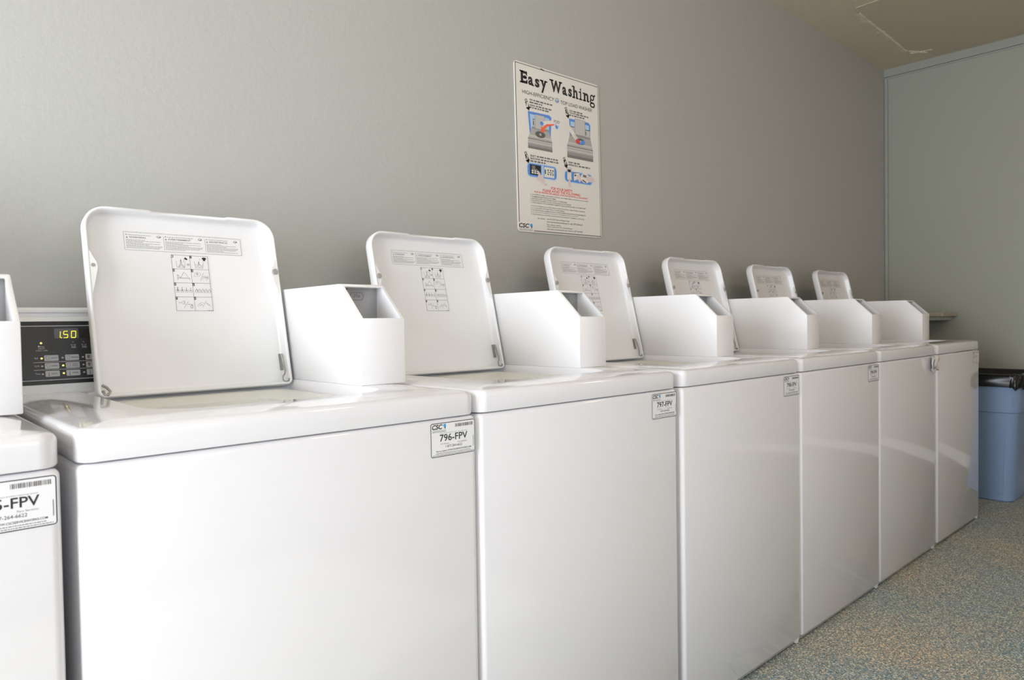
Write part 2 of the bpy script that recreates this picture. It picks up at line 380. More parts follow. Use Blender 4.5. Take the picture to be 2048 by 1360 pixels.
def hook_bm(sgn):
    bm = bmesh.new(); x = sgn * 0.185
    if sgn > 0:
        pts = [(x - .0005, -0.006, 0.066), (x, -0.010, 0.045), (x + .001, -0.012, 0.026), (x - 0.002, -0.014, 0.018), (x - 0.008, -0.016, 0.012), (x - 0.009, -0.017, 0.004), (x - 0.004, -0.018, -0.001), (x + 0.004, -0.018, 0.0), (x + 0.006, -0.016, 0.006)]
        tube(bm, [(a, b_ - 0.006, c_) for a, b_, c_ in pts], 0.0019)
        box(bm, x - .003, x + .003, -0.005, -0.001, 0.03, 0.068)
    else:
        pts = [(x - 0.004, -0.010, 0.018), (x + 0.003, -0.014, 0.012), (x + 0.008, -0.016, 0.004), (x + 0.003, -0.018, -0.003), (x - 0.003, -0.017, -0.002), (x - .004, -0.014, 0.006)]
        tube(bm, [(a, b_ - 0.008, c_) for a, b_, c_ in pts], 0.0027)
    return bm
LN = 0.0004
def on_lid(x, z, layer): return (x * 0.001, -0.0004 - 0.00012 * layer, z * 0.001)
def warning_sheet():
    s = Sheet(); K, G, P = 1, 2, 0                   # mm on the lid
    x0, x1, z0, z1 = -121, 125, 304, 344
    s.rr(x0 - 1.5, z0 - 1.5, x1 + 1.5, z1 + 1.5, 2.5, P, 0)
    s.frame(x0, z0, x1, z1, 2, 0.6, K, 1)
    s.rect(x0 + 25, z1 - 2, x1 - 30, z1 + 1, P, 2)
    s.text('Energy Saving Cycles (if available) are recommended for all large loads and normally soiled loads including cotton items.', x0 + 25, z1 - 1.6, x1 - 30, z1 + 1.2, K, 3)
    cols = ((x0 + 4, x0 + 77, 'WARNING', 33), (x0 + 81, x0 + 163, 'AVERTISSEMENT', 48), (x0 + 168, x0 + 242, 'ADVERTENCIA', 42))
    for k, (a, b_, word, wl) in enumerate(cols):
        if k: s.rect(a - 2.8, z0 + 3, a - 2.2, z1 - 5, K, 1)
        s.ell(a + 1.5, z1 - 6.0, 1.6, 1.2, G, 1); s.dashes(a + 5, b_ - 24, z1 - 7, 1.2, G, 1, k, 1.2)
        s.ell(b_ - 8, z1 - 7.5, 4.6, 2.8, G, 1); s.ell(b_ - 8.5, z1 - 7.0, 2.6, 1.2, P, 2); s.ell(b_ - 6.6, z1 - 8.6, 2.0, 0.9, K, 3)
        s.poly([(a, z1 - 13.4), (a + 4, z1 - 13.4), (a + 2, z1 - 9.6)], K, 1)
        s.text(word, a + 6, z1 - 13.2, a + 6 + wl, z1 - 9.4, K, 1, 0.02)
        for j in range(8):
            ln = (0.5, 0.93, 0.45, 0.9, 0.6, 0.97, 0.94, 0.88)[(j + k) % 8]
            s.dashes(a, a + (b_ - a) * ln, z1 - 17.6 - j * 2.55, 1.15, G, 1, 10 * k + j, 1.1)
    return s
def instruction_sheet():
    s = Sheet(); P, K, G = 0, 1, 2
    x0, x1, z0, z1 = -32, 48, 170, 299
    s.rect(x0, z0, x1, z1, P, 0); s.frame(x0 + 1, z0 + 2, x1 - 2, z1 - 1, 0.05, 0.6, K, 1)
    cw = (x1 - x0 - 3) / 2; ch = (z1 - z0 - 3) / 4
    s.rect(x0 + 1 + cw - .3, z0 + 2, x0 + 1 + cw + .3, z1 - 1, K, 1)
    for j in (1, 2, 3): s.rect(x0 + 1, z1 - 1 - j * ch - .3, x1 - 2, z1 - 1 - j * ch + .3, K, 1)
    def cell(i): return x0 + 1 + (i % 2) * cw, z1 - 1 - (i // 2) * ch
    for i in range(8):
        cx, cz = cell(i)
        s.rect(cx, cz - 6.4, cx + 4.2, cz, K, 2); s.text(str(i + 1), cx + 1.1, cz - 5.4, cx + 3.1, cz - 1.2, P, 3)
    L = lambda i, pts, t=0.55, m=G: s.line([(cell(i)[0] + a, cell(i)[1] - b_) for a, b_ in pts], t, m, 1)
    tub = [(9, 13), (10, 28), (26, 28), (28, 13)]
    # 1 pour soap, agitator in tub
    L(0, tub); L(0, [(13, 28), (18, 20), (18, 13), (20, 13), (20, 20), (26, 28)], 0.9); L(0, [(18, 13), (19, 10), (20, 13)], 0.9); L(0, [(15, 28), (19, 22), (23, 28)], .5)
    cx, cz = cell(0); s.poly([(cx + 26, cz - 8), (cx + 29, cz - 4), (cx + 34, cz - 9), (cx + 31, cz - 11)], K, 1); L(0, [(26, 8), (25, 14), (24, 16)]); s.ell(cx + 34, cz - 21, 3, 2.2, G, 1); s.ell(cx + 34, cz - 21, 1.8, 1.1, P, 2)
    # 2 load clothes
    L(1, tub); cx, cz = cell(1)
    s.poly([(cx + 25, cz - 6), (cx + 28, cz - 3), (cx + 33, cz - 3), (cx + 36, cz - 6), (cx + 33, cz - 8), (cx + 33, cz - 11), (cx + 28, cz - 11), (cx + 28, cz - 8)], K, 1)
    L(1, [(17, 21), (18, 13), (20, 21)], 1.0); L(1, [(10, 22), (13, 20), (16, 23), (20, 20), (24, 23), (27, 20)]); L(1, [(11, 26), (15, 24), (19, 26), (23, 24), (26, 26)]); L(1, [(22, 6), (20, 9)])
    # 3 close lid
    L(2, [(9, 25), (9, 13), (15, 20), (23, 7)], .7); L(2, [(9, 20), (34, 20), (34, 25)], .6); L(2, [(9, 21.5), (34, 21.5)], .4); L(2, [(24, 9), (28, 12), (30, 18)])
    # 4 pay by coin or card
    L(3, [(5, 16), (8, 7), (15, 6), (20, 10), (17, 15), (5, 16)], .45); L(3, [(10, 9), (14, 9), (13, 12), (10, 11)], .9); L(3, [(18, 25), (26, 7)], .6); L(3, [(23, 22), (25, 15), (36, 15), (36, 20), (30, 24)], .45); L(3, [(26, 17), (34, 17), (34, 19), (27, 20)], .8)
    # 5 water levels
    for k in range(4):
        a = 3 + 9 * k; L(4, [(a, 15), (a + 1, 21), (a + 6, 21), (a + 7, 15)], .5); L(4, [(a + 3.5, 10), (a + 3.5, 18)], 1.5 - .3 * k); L(4, [(a + 2, 16), (a + 5, 16), (a + 3.5, 19), (a + 2, 16)], .8 - .12 * k)
    # 6 cycle
    for k in range(5):
        a = 4 + 7 * k; L(5, [(a, 20), (a + 3, 13), (a + 5, 20), (a + 6.5, 14)], .55 + .25 * (k == 0))
    L(5, [(3, 21), (38, 21)], .4)
    # 7 coins / card
    L(6, [(6, 13), (8, 11.5), (10, 13), (8, 14.5), (6, 13)], .45); L(6, [(11, 13), (16, 9), (18, 13), (16, 17), (11, 13)], .5); L(6, [(18, 8), (19, 18)], .45); L(6, [(16, 25), (26, 10)], .5); L(6, [(24, 17), (33, 17), (33, 19), (30, 20), (30, 25), (34, 25), (34, 18)], .8)
    # 8 press start
    L(7, [(6, 21), (9, 16), (15, 13), (20, 14)], .5); L(7, [(11, 20), (14, 17), (17, 18)], .7); L(7, [(16, 23), (26, 8)], .5); L(7, [(23, 13), (29, 15), (34, 21)], .5); L(7, [(26, 14), (29, 18), (31, 19)], .7)
    s.dashes(x1 - 14, x1 - 3, z0 + 2.6, 0.8, G, 1, 3)
    return s

# --- coin box: profile in y-z with a pocket behind the sloping front
def coin_box_bm():
    bm = bmesh.new(); yb, yf, y2, zb, z1, z2 = 0.606, 0.2256, 0.3052, ZD, 1.050, 1.1247
    prof = [(yb, zb), (yf, zb), (yf, z1), (y2, z2), (yb, z2)]
    A = [bm.verts.new((BX0, y, z)) for y, z in prof]; B = [bm.verts.new((BX1, y, z)) for y, z in prof]
    outer = [bm.faces.new(A[::-1]), bm.faces.new(B)]
    for i in range(5):
        j = (i + 1) % 5
        if i == 2: continue
        outer.append(bm.faces.new((A[i], A[j], B[j], B[i])))
    slope = bm.faces.new((A[2], A[3], B[3], B[2]))
    eds = [e for e in bm.edges]
    bmesh.ops.bevel(bm, geom=eds, offset=0.0022, segments=2, profile=0.5, affect='EDGES')
    bmesh.ops.recalc_face_normals(bm, faces=bm.faces[:]); bm.normal_update()
    # the large sloping face
    sl = max((f for f in bm.faces if f.normal.z > 0.3 and f.normal.y < -0.3 and abs(f.normal.x) < 0.1), key=lambda f: f.calc_area())
    vs = list(sl.verts); bm.faces.remove(sl)
    wx, top, bot = 0.0085, 0.93, 0.012
    P = lambda x, k: (x, yf + (y2 - yf) * k, z1 + (z2 - z1) * k)
    inner = {}
    q = [P(BX0 + wx, bot), P(BX0 + wx, top), P(BX1 - wx, top), P(BX1 - wx, bot)]
    iv = [bm.verts.new(p) for p in q]
    # match outer corners to inner corners
    def key(v): return (v.co.x > (BX0 + BX1) / 2, v.co.z > (z1 + z2) / 2)
    om = {key(v): v for v in vs}; im = {key(v): v for v in iv}
    order = [(False, False), (False, True), (True, True), (True, False)]
    for a, b_ in zip(order, order[1:] + order[:1]): bm.faces.new((om[a], om[b_], im[b_], im[a]))
    # lip thickness, then pocket walls back to the plate
    nrm = Vector((0, -(z2 - z1), (y2 - yf))).normalized()
    lip = {k: bm.verts.new(v.co - nrm * 0.002 + Vector(((0.0012 if not k[0] else -0.0012) * -1, 0, 0))) for k, v in im.items()}
    for a, b_ in zip(order, order[1:] + order[:1]): bm.faces.new((im[a], im[b_], lip[b_], lip[a]))
    back = {}
    for k in order:
        back[k] = bm.verts.new((BX0 + 0.003 if not k[0] else BX1 - 0.0045, 0.325, 1.118 if k[1] else 1.022))
    for a, b_ in zip(order, order[1:] + order[:1]): bm.faces.new((lip[a], lip[b_], back[b_], back[a]))
    bm.faces.new([back[k] for k in order])
    return bm
def plate_obj(parent):
    s = Sheet(); s.rect(BX0 + .0035, 1.023, BX1 - .005, 1.1175, 0, 0)
    cx, cz = 0.5945, 1.1000
    hexo = [(cx - .0175, cz), (cx - .0125, cz - .0085), (cx + .0125, cz - .0085), (cx + .0175, cz), (cx + .0125, cz + .0085), (cx - .0125, cz + .0085)]
    hexi = [(cx + (x - cx) * .93, cz + (z - cz) * .88) for x, z in hexo]
    s.ring(hexo, hexi, 1, 1); s.text('25¢', cx - .0085, cz - .0035, cx + .0085, cz + .0045, 1, 1, 0.01)
    s.rect(0.5660, 1.088, 0.5720, 1.1165, 2, 1); s.rect(0.5720, 1.086, 0.5735, 1.1165, 3, 1)
    return s.build('coin_slide_plate', ['plate', 'inkgrey', 'ink', 'button'], parent, lambda x, z, k: (x, 0.3247 - 0.0003 * k, z), 'grey coin slide plate marked 25¢')

# --- control console behind the lid
def console_bm():
    bm = bmesh.new()
    prof = [(0.616, ZD), (0.613, 0.9137), (0.6165, 0.928), (0.6500, 1.0595), (0.6530, 1.0635), (0.6600, 1.0655), (0.6605, 1.0715), (0.6560, 1.0735), (0.6560, 1.0785), (0.6590, 1.0822), (0.6650, 1.0835), (0.7300, 1.0835), (0.7400, 1.078), (0.7400, ZD - 0.03), (0.705, ZD - 0.03), (0.705, ZD)]
    loft(bm, [[(0.006, y, z) for y, z in prof], [(W - 0.006, y, z) for y, z in prof]])
    return bm
def on_console(x, z, layer): return (x * 0.001, 0.6130 + (z * 0.001 - 0.9137) * 0.2535 - 0.0003 - 0.00025 * layer, z * 0.001)
def control_panel(parent):
    s = Sheet()
    P, Bk, G = 0, 1, 2
    x0, x1 = 16, 530
    s.rect(x0, 930.5, x1, 1055, P, 0); s.rect(x0, 1046.5, x1, 1055, Bk, 1); s.rect(x0, 930.5, x1, 938.4, Bk, 1)
    s.rect(x0, 1045.2, x1, 1046.4, G, 2); s.rect(x0, 938.6, x1, 939.7, G, 2)
    for z in (974.2, 959.2): s.rect(53, z - .35, 200, z + .35, G, 1)
    s.text('INSERT', 62.5, 1000.0, 74.5, 1002.0, G, 1); s.text('COINS / CARD', 58.5, 996.2, 78.5, 998.2, G, 1)
    s.poly([(63, 1007.5), (66.5, 1005.5), (65.5, 1004.5), (63, 1003.6)], G, 1); s.line([(66, 1003.4), (68.5, 1006)], .4, G); s.frame(69, 1003.6, 73, 1005.4, .5, .4, G)
    for (a, word) in ((119, 'WASH'), (138, 'RINSE')):
        s.line([(a - .4, 1008.2), (a + .8, 1008.2), (a + 1.4, 1004), (a + 7, 1004), (a + 7.6, 1008.2), (a + 8.6, 1008.2)], .5, G); s.line([(a + 1.6, 1007), (a + 7, 1007)], .35, G)
        s.text(word, a + .2, 1000.6, a + 9, 1002.8, G); s.ell(a + 4, 1012.3, 1.5, 1.1, P, 1)
        s.text('00', a + 2.4, 1011.4, a + 5.4, 1013.4, G)
    s.text('Soil', 55.5, 981, 61, 984.2, G); s.text('Cycle', 54.5, 965, 62.5, 968.8, G); s.text('Temp', 54.8, 950, 63, 953.6, G)
    o = s.build('control_panel', ['panel', 'panelblack', 'greyprint'], parent, on_console, 'dark grey control panel with rows of grey buttons')
    d = Sheet()
    d.rr(91.6, 1020.6, 176, 1040.4, 1.5, 0, 1); d.rect(134, 1020.6, 175, 1040.4, 1, 2)
    # seven-segment 1.50, slanted
    def seg(ox, oz, w_, h_, on):
        sk = lambda x, z: (ox + x + (z) * 0.10, oz + z)
        t_ = 0.9; g = 0.6; hh = h_ / 2
        S7 = dict(a=((g, h_), (w_ - g, h_)), b=((w_, hh + g), (w_, h_ - g)), c=((w_, g), (w_, hh - g)), d=((g, 0), (w_ - g, 0)), e=((0, g), (0, hh - g)), f=((0, hh + g), (0, h_ - g)), g=((g, hh), (w_ - g, hh)))
        for k in on: d.line([sk(*S7[k][0]), sk(*S7[k][1])], t_, 2, 3)
    seg(94.5, 1021.8, 6.8, 13.0, 'bc'); d.ell(103.6, 1021.9, .9, .9, 2, 3); seg(107.2, 1021.8, 7.2, 13.0, 'afgcd'); seg(120.8, 1021.8, 7.6, 13.0, 'abcdef')
    d.build('display', ['window', 'windowdark', 'led'], o, on_console, 'grey display window with yellow digits 1.50')
    words = (('LIGHT', 'MEDIUM', 'HEAVY'), ('NORMAL', 'PERM|PRESS', 'DELICATE'), ('HOT', 'WARM', 'COLD'))
    lit = ((0, 0), (1, 1), (2, 1))
    for r in range(3):
        for c_ in range(3):
            bx = 71.6 + 35.6 * c_; bz = 976.3 - 15.35 * r; b_ = Sheet()
            b_.rr(bx, bz, bx + 24.2, bz + 11.4, 1.5, 0, 2)
            if r < 2:
                q = [(bx + 2, bz + 8), (bx + 4.2, bz + 9.3), (bx + 6.6, bz + 9.3), (bx + 8.8, bz + 8), (bx + 7.6, bz + 6.2), (bx + 7.2, bz + 2.5), (bx + 3.6, bz + 2.5), (bx + 3.2, bz + 6.2)]
                if c_ == 2: b_.poly(q, 1, 3)
                else: b_.line(q + q[:1], .6, 1, 3)
            else:
                b_.rect(bx + 5.4, bz + 3, bx + 6.4, bz + 9, 1, 3); b_.ell(bx + 5.9, bz + 2.8, 1.2, 1.2, 1, 3)
            wd = words[r][c_].split('|')
            if len(wd) == 1: b_.text(wd[0], bx + 10.6, bz + 4.4, bx + 22.4 - (2 if len(wd[0]) < 5 else 0), bz + 7.2, 1, 3, 0.03)
            else: b_.text(wd[0], bx + 11.5, bz + 6.3, bx + 20.5, bz + 8.9, 1, 3, 0.01); b_.text(wd[1], bx + 11, bz + 2.6, bx + 21, bz + 5.2, 1, 3, 0.01)
            bo = b_.build('button', ['button', 'inkgrey'], o, on_console)
            i_ = Sheet(); i_.ell(67.2 + 35.5 * c_, bz + 5.6, 1.9, 1.6, 0, 2)
            on = (r, c_) in lit
            io = i_.build('indicator_light', ['amber' if on else 'button'], o, on_console)
            if on: io['label'] = 'lit amber indicator light'
    i_ = Sheet(); i_.ell(68.2, 1011.9, 1.9, 1.8, 0, 2); io = i_.build('indicator_light', ['amber'], o, on_console); io['label'] = 'lit amber indicator light'
    return o

# --- service sticker on the front corner
def sticker(parent, number, faint=False, x0=0.546, x1=0.650, z0=0.797, z1=0.860):
    s = Sheet(); K = 1
    w_, h_ = 104.0, 63.0
    s.rr(0, 0, w_, h_, 4.5, 0, 0); s.frame(0.8, 0.8, w_ - .8, h_ - .8, 4, 1.3, K, 1)
    logo(s, 4, 44, 36, 60, K, 2, 3, 4)
    s.text('Please use this machine # when reporting service', 21, 42.0, 84, 43.9, 4)
    s.text('For Service:', 23, 22.5, 42, 25, 4); s.text('Para Servicio:', 62, 22.5, 84, 25, 4)
    s.text('1-877-264-6622', 34, 16.3, 72, 20.6, K, 1, 0.0)
    s.text('Visit our website WWW.CSCSERVICEWORKS.COM', 12, 9.6, 93, 12.4, K, 1, 0.01)
    s.dashes(12, 93, 6.4, 1.0, 4, 1, 8); s.dashes(5, 99, 3.6, 1.0, 4, 1, 9)
    s.rect(98.6, 12, 99.6, 32, 4, 1)
    fn = lambda x, z, k: (x0 + x * .001 * (x1 - x0) / .104, -0.0004 - 0.0002 * k, z0 + z * .001 * (z1 - z0) / .063)
    inks = ['paper', 'ink', 'cyan', 'navy', 'inkgrey'] if not faint else ['paper', 'inkfaint', 'inkfaint', 'inkfaint', 'inkfaint']
    o = s.build('service_sticker', inks, parent, fn, 'white service sticker with black print')
    t_ = Sheet(); t_.text(number, 21, 28, 85, 41, 0, 1, 0.012); t_.build('machine_number', [inks[1]], o, fn)
    bc = Sheet(); rn = random.Random(3); x = 56
    while x < 97:
        ww = rn.choice((0.6, 0.9, 1.4)); bc.rect(x, 51.5, x + ww, 57.5, 0, 1); x += ww + rn.choice((0.5, 0.7, 1.1))
    bc.build('barcode', [inks[4]], o, fn)
    return o
def crumpled(parent):
    """half-peeled sticker, folded and hanging over the corner of the machine"""
    bm = bmesh.new(); N = 8
    rows = []
    for j in range(7):
        z = 0.862 - 0.066 * j / 6; row = []
        for i in range(N + 1):
            x = 0.556 + 0.100 * i / N + 0.010 * (j / 6) * (i < 4) - 0.014 * (j == 3) * (i > 4)
            y = -0.003 - 0.007 * (0.5 + 0.5 * math.sin(i * 1.7 + j * 0.9)) - 0.012 * max(0, (2 - i)) / 2 * (0.4 + 0.6 * abs(math.sin(j * 1.3))) - (0.006 if i == N else 0)
            row.append(bm.verts.new((x, y, z + 0.003 * math.sin(i * 1.1))))
        rows.append(row)
    for a, b_ in zip(rows, rows[1:]):
        for i in range(N): bm.faces.new((a[i], b_[i], b_[i + 1], a[i + 1]))
    bm.normal_update()
    fs = bm.faces[:]
    o = obj('service_sticker', bm, [M['paper'], M['inkfaint'], M['inkgrey']], parent, 60)
    for k, p in enumerate(o.data.polygons):
        i, j = k % N, k // N
        p.material_index = 2 if (j in (2, 3) and 2 <= i <= 4) else (1 if (j in (1, 4) and 2 <= i <= 5) else 0)
    md = o.modifiers.new('thickness', 'SOLIDIFY'); md.thickness = 0.0004
    o['label'] = 'crumpled half-peeled white sticker'
    return o

PARTS = {}
def make_washer():
    root = empty('washing_machine')
    obj('cabinet', cabinet_bm(), M['enamel'], root, 50)
    bm = boxbm(0.006, W - 0.006, 0.012, YD - 0.01, 0.006, 0.024)
    obj('base_frame', bm, M['dark'], root)
    bm = bmesh.new(); loft(bm, [[(W - 0.034, 0.004, 0.022), (W - 0.006, 0.004, 0.022), (W - 0.006, 0.022, 0.022), (W - 0.034, 0.022, 0.022)], [(W - 0.022, 0.005, 0.004), (W - 0.010, 0.005, 0.004), (W - 0.010, 0.018, 0.004), (W - 0.022, 0.018, 0.004)]])
    obj('corner_flange', bm, M['enamel'], root)
    for x in (0.05, W - 0.05):
        for y in (0.06, YD - 0.06):
            bm = bmesh.new(); cyl(bm, (x, y, 0.0), (0, 0, 1), 0.018, 0.010, 16); obj('foot', bm, M['rubber'], root)
    obj('top_deck', deck_bm(), M['enamel'], root, 40)
    obj('tub_ring', tub_bm(), M['plastic'], root, 60)
    obj('wash_basket', basket_bm(), M['basket'], root, 60)
    lid = obj('lid', lid_bm(), M['lid'], root, 50, (LIDC, 0.5385, 0.9070), (-TILT, 0, 0))
    # the rim faces the viewer; the hinge line sits at the back of the opening
    lid['label'] = 'raised white lid with printed stickers inside'
    for sg in (-1, 1):
        obj('bumper_mount', ear_bm(sg), M['lid'], lid, 40)
        PARTS[sg] = obj('rubber_bumper', bumper_bm(sg), M['rubber'], lid, 40)
        obj('hinge_hook', hook_bm(sg), M['wire'], lid, 60)
    warning_sheet().build('warning_sticker', ['paper', 'inkgrey', 'inkmid'], lid, on_lid, 'wide white warning sticker in three columns')
    instruction_sheet().build('instruction_sticker', ['paper', 'ink', 'inkgrey'], lid, on_lid, 'tall white pictogram sticker with eight steps')
    obj('control_console', console_bm(), M['console'], root, 30)
    control_panel(root)
    cb = obj('coin_box', coin_box_bm(), M['boxwhite'], root, 35)
    cb['label'] = 'white metal coin box with sloping open front'
    plate_obj(cb)
    return root
def kids(o): return [c_ for c_ in bpy.data.objects if c_.parent == o]
def copy_tree(o, parent=None):
    c_ = o.copy(); C.objects.link(c_)
    if parent is not None: c_.parent = parent
    for ch in kids(o): copy_tree(ch, c_)
    return c_
XS = [0.0, -0.672, 0.6591, 1.3328, 1.9934, 2.6495, 3.3257]
proto = make_washer()
roots = [proto] + [copy_tree(proto) for _ in XS[1:]]
LAB = ['white top-load washer with its lid up, dark control panel showing 1.50 and sticker 796-FPV',
       'white washer cut off at the left edge, only its coin box and -FPV sticker showing',
       'white top-load washer with sticker 797-FPV, second raised lid from the left, below the poster',
       'white top-load washer with sticker 798-FPV, third raised lid from the left',
       'white top-load washer with sticker 799-FPV, between the 798-FPV washer and the crumpled-sticker washer',
       'white top-load washer with the crumpled half-peeled sticker, next to last in the row',
       'last white washer in the row, faded sticker, next to the blue trash can']
NUM = ['796-FPV', '795-FPV', '797-FPV', '798-FPV', '799-FPV', None, '801-FPV']
for k, (r, x) in enumerate(zip(roots, XS)):
    r.location = (x, 0, 0)
    tag(r, LAB[k], 'washing machine', 'coin-operated top-load washers in a row')
    if NUM[k]: sticker(r, NUM[k], faint=(k == 6))
    else: crumpled(r)
# the nearest lid has lost its left bumper: only a small screw hole shows in the mount
old = PARTS[-1]; bpy.data.objects.remove(old)
ld = [c_ for c_ in kids(proto) if c_.name.startswith('lid')][0]
obj('screw_hole', bumper_bm(-1, 0.0006), M['rubber'], ld)

# ------------------------------------------------------------------ poster on the wall
poster = empty('instruction_poster', (1.4865, YB, 1.3535))
poster.rotation_euler = (0, R(-0.9), 0)
tag(poster, 'white Easy Washing instruction poster on the grey wall above the washers', 'poster')
PW, PH = 75.3, 100.0
US = 0.4455 / 75.3; VS = 0.586 / 100
bm = bmesh.new()
lp = lambda i, y: [(x * US, y, z * VS) for x, z in rrect(i, PW - i, i, PH - i, 2.2, 5)]
loft(bm, [lp(0, -0.001), lp(0, -0.0035), lp(0.15, -0.0040)])
obj('board', bm, M['sign'], poster)
on_poster = lambda x, z, k: (x * US, -0.0041 - 0.00012 * k, z * VS)
def psheet(name, s, mats, label=None): return s.build(name, mats, poster, on_poster, label)
s = Sheet()
s.line([(0.9, 5.9), (0.9, 98.9)], .55, 0); s.line([(0.7, 98.9), (74.2, 98.6)], .45, 0); s.line([(74.2, 98.4), (74.2, 1.0)], .35, 0); s.line([(13.0, 1.0), (74.3, 1.0)], .55, 0)
s.line([(22, 99.2), (24.5, 98.7)], .7, 0)
psheet('border_line', s, ['inkgrey'])
s = Sheet()      # heavy slab-serif heading
def let(ch, x0, z0, x1, z1, bars=()):
    s.text(ch, x0, z0, x1, z1, 0, 1, 0.035)
    for (a, b_, z) in bars: s.rect(a, z - .45, b_, z + .45, 0, 1)
let('E', 5.2, 87.8, 10.3, 95.0, ((4.3, 7.4, 94.6), (4.3, 7.4, 88.2))); s.rect(9.5, 92.6, 10.4, 95.0, 0); s.rect(9.6, 87.8, 10.6, 90.2, 0); s.rect(8.2, 90.4, 9.0, 92.6, 0)
let('a', 11.2, 87.6, 15.2, 92.7); s.rect(14.2, 87.5, 16.0, 88.3, 0)
let('s', 16.8, 87.4, 20.6, 92.6)
let('y', 21.8, 85.0, 26.6, 92.6, ((21.0, 24.0, 92.3), (25.0, 27.4, 92.3)))
let('W', 30.2, 87.3, 39.8, 94.8, ((29.3, 32.8, 94.4), (37.6, 40.5, 94.4)))
let('a', 40.6, 87.4, 44.4, 92.5); s.rect(43.5, 87.3, 45.2, 88.1, 0)
let('s', 46.0, 87.3, 49.4, 92.4)
let('h', 50.6, 87.2, 54.6, 94.8, ((49.4, 51.6, 94.4), (49.6, 52.4, 87.6), (53.2, 55.4, 87.6)))
let('i', 56.9, 87.2, 58.1, 94.6, ((55.9, 57.4, 92.0), (56.0, 59.0, 87.5)))
let('n', 60.6, 87.2, 65.0, 92.5, ((59.6, 61.6, 92.0), (59.6, 62.6, 87.5), (63.8, 65.9, 87.5)))
s.ring(rrect(66.6, 70.6, 88.6, 92.6, 1.95, 6), rrect(67.6, 69.6, 89.5, 91.7, 0.95, 6), 0)
s.ring(rrect(66.4, 71.2, 84.2, 87.7, 1.7, 6), rrect(67.5, 70.1, 85.1, 86.8, 0.8, 6), 0); s.line([(67.2, 89.2), (66.9, 88.2), (67.6, 87.3), (69.5, 87.2)], 1.0, 0); s.line([(69.8, 91.6), (71.4, 92.4)], 1.0, 0)
psheet('heading', s, ['ink'], 'bold black heading Easy Washing')
s = Sheet()
s.text('HIGH-EFFICIENCY', 6.1, 81.7, 33.0, 83.9, 0, 1, 0.004); s.text('TOP LOAD WASHER', 38.7, 81.3, 68.3, 83.5, 0, 1, 0.004)
s.ell(35.5, 82.8, 1.9, 1.6, 1); s.ell(35.2, 83.1, 1.2, .8, 2, 2); s.line([(34.4, 82.2), (36.2, 82.0), (36.8, 82.8)], .4, 3, 3)
psheet('subheading', s, ['ink', 'g2', 'paleblue', 'blue'])
def arrow(s, tx, tz, num):
    """slanting black arrow with a numeral, tip at tx, tz"""
    dx, dz = -0.34, 1.0; L = math.hypot(dx, dz); dx /= L; dz /= L; px, pz = dz, -dx; A = 0.7
    p = lambda a, b_: (tx + dx * a + px * b_, tz + dz * a * A * 1.25 + pz * b_)
    s.poly([p(0, 0), p(2.6, 2.0), p(2.2, 0), p(2.6, -2.0)], 0, 1)
    s.poly([p(1.6, -1.1), p(1.6, 1.1), p(6.4, 1.1), p(6.4, -1.1)], 0, 1)
    for a in (6.9, 7.6): s.poly([p(a, -1.15), p(a, 1.15), p(a + .35, 1.15), p(a + .35, -1.15)], 0, 1)
    q = p(4.2, 0); s.text(num, q[0] - .65, q[1] - 1.5, q[0] + .65, q[1] + 1.5, 1, 2, 0.02)
MA = ['ink', 'sign', 'blue', 'paleblue', 'g1', 'g2', 'g3', 'g4', 'g5', 'red', 'orange', 'skin', 'inkgrey']
def mini_washer(s, xl, xr, zb, zf, zt, dl, dr, lid, tubc):
    """front band, sloping deck, lid, tub opening; a printed picture"""
    n = 8
    shades = (4, 5, 4, 5, 6, 6, 7, 7)
    for k in range(n):
        a = zb + (zf - zb) * (1 - k / n); b_ = zb + (zf - zb) * (1 - (k + 1) / n); s.rect(xl, b_, xr, a, shades[k], 2)
    s.rect(xl, zf - .15, xr, zf + .35, 7, 3)
    for k in range(6):
        t0, t1 = k / 6, (k + 1) / 6
        s.poly([(xl + (dl - xl) * t0, zf + (zt - zf) * t0), (xr + (dr - xr) * t0, zf + (zt - zf) * t0), (xr + (dr - xr) * t1, zf + (zt - zf) * t1), (xl + (dl - xl) * t1, zf + (zt - zf) * t1)], (5, 4, 5, 5, 5, 6)[k], 2)
    # control backs beside the lid
    for (a, b_) in ((dl + .4, lid[0] - .3), (lid[1] + .3, dr - .3)):
        s.rect(a, zt, b_, zt + 4.2, 4, 3); s.rect(a + .3, zt + .9, a + .9, zt + 3.4, 0, 4); s.rect(a, zt + 4.2, b_, zt + 4.6, 0, 4)
    s.poly([(lid[0], lid[2]), (lid[1], lid[2]), (lid[1] + .2, lid[3]), (lid[0] + .1, lid[3])], 4, 5); s.line([(lid[0], lid[2]), (lid[0] + .1, lid[3]), (lid[1] + .2, lid[3]), (lid[1], lid[2]), (lid[0], lid[2])], .18, 7, 6)
    cx, cz = tubc
    s.ell(cx, cz, 4.6, 2.2, 6, 5); s.ell(cx, cz - .2, 4.1, 1.9, 8, 6); s.ell(cx, cz - .1, 1.0, .8, 5, 7)
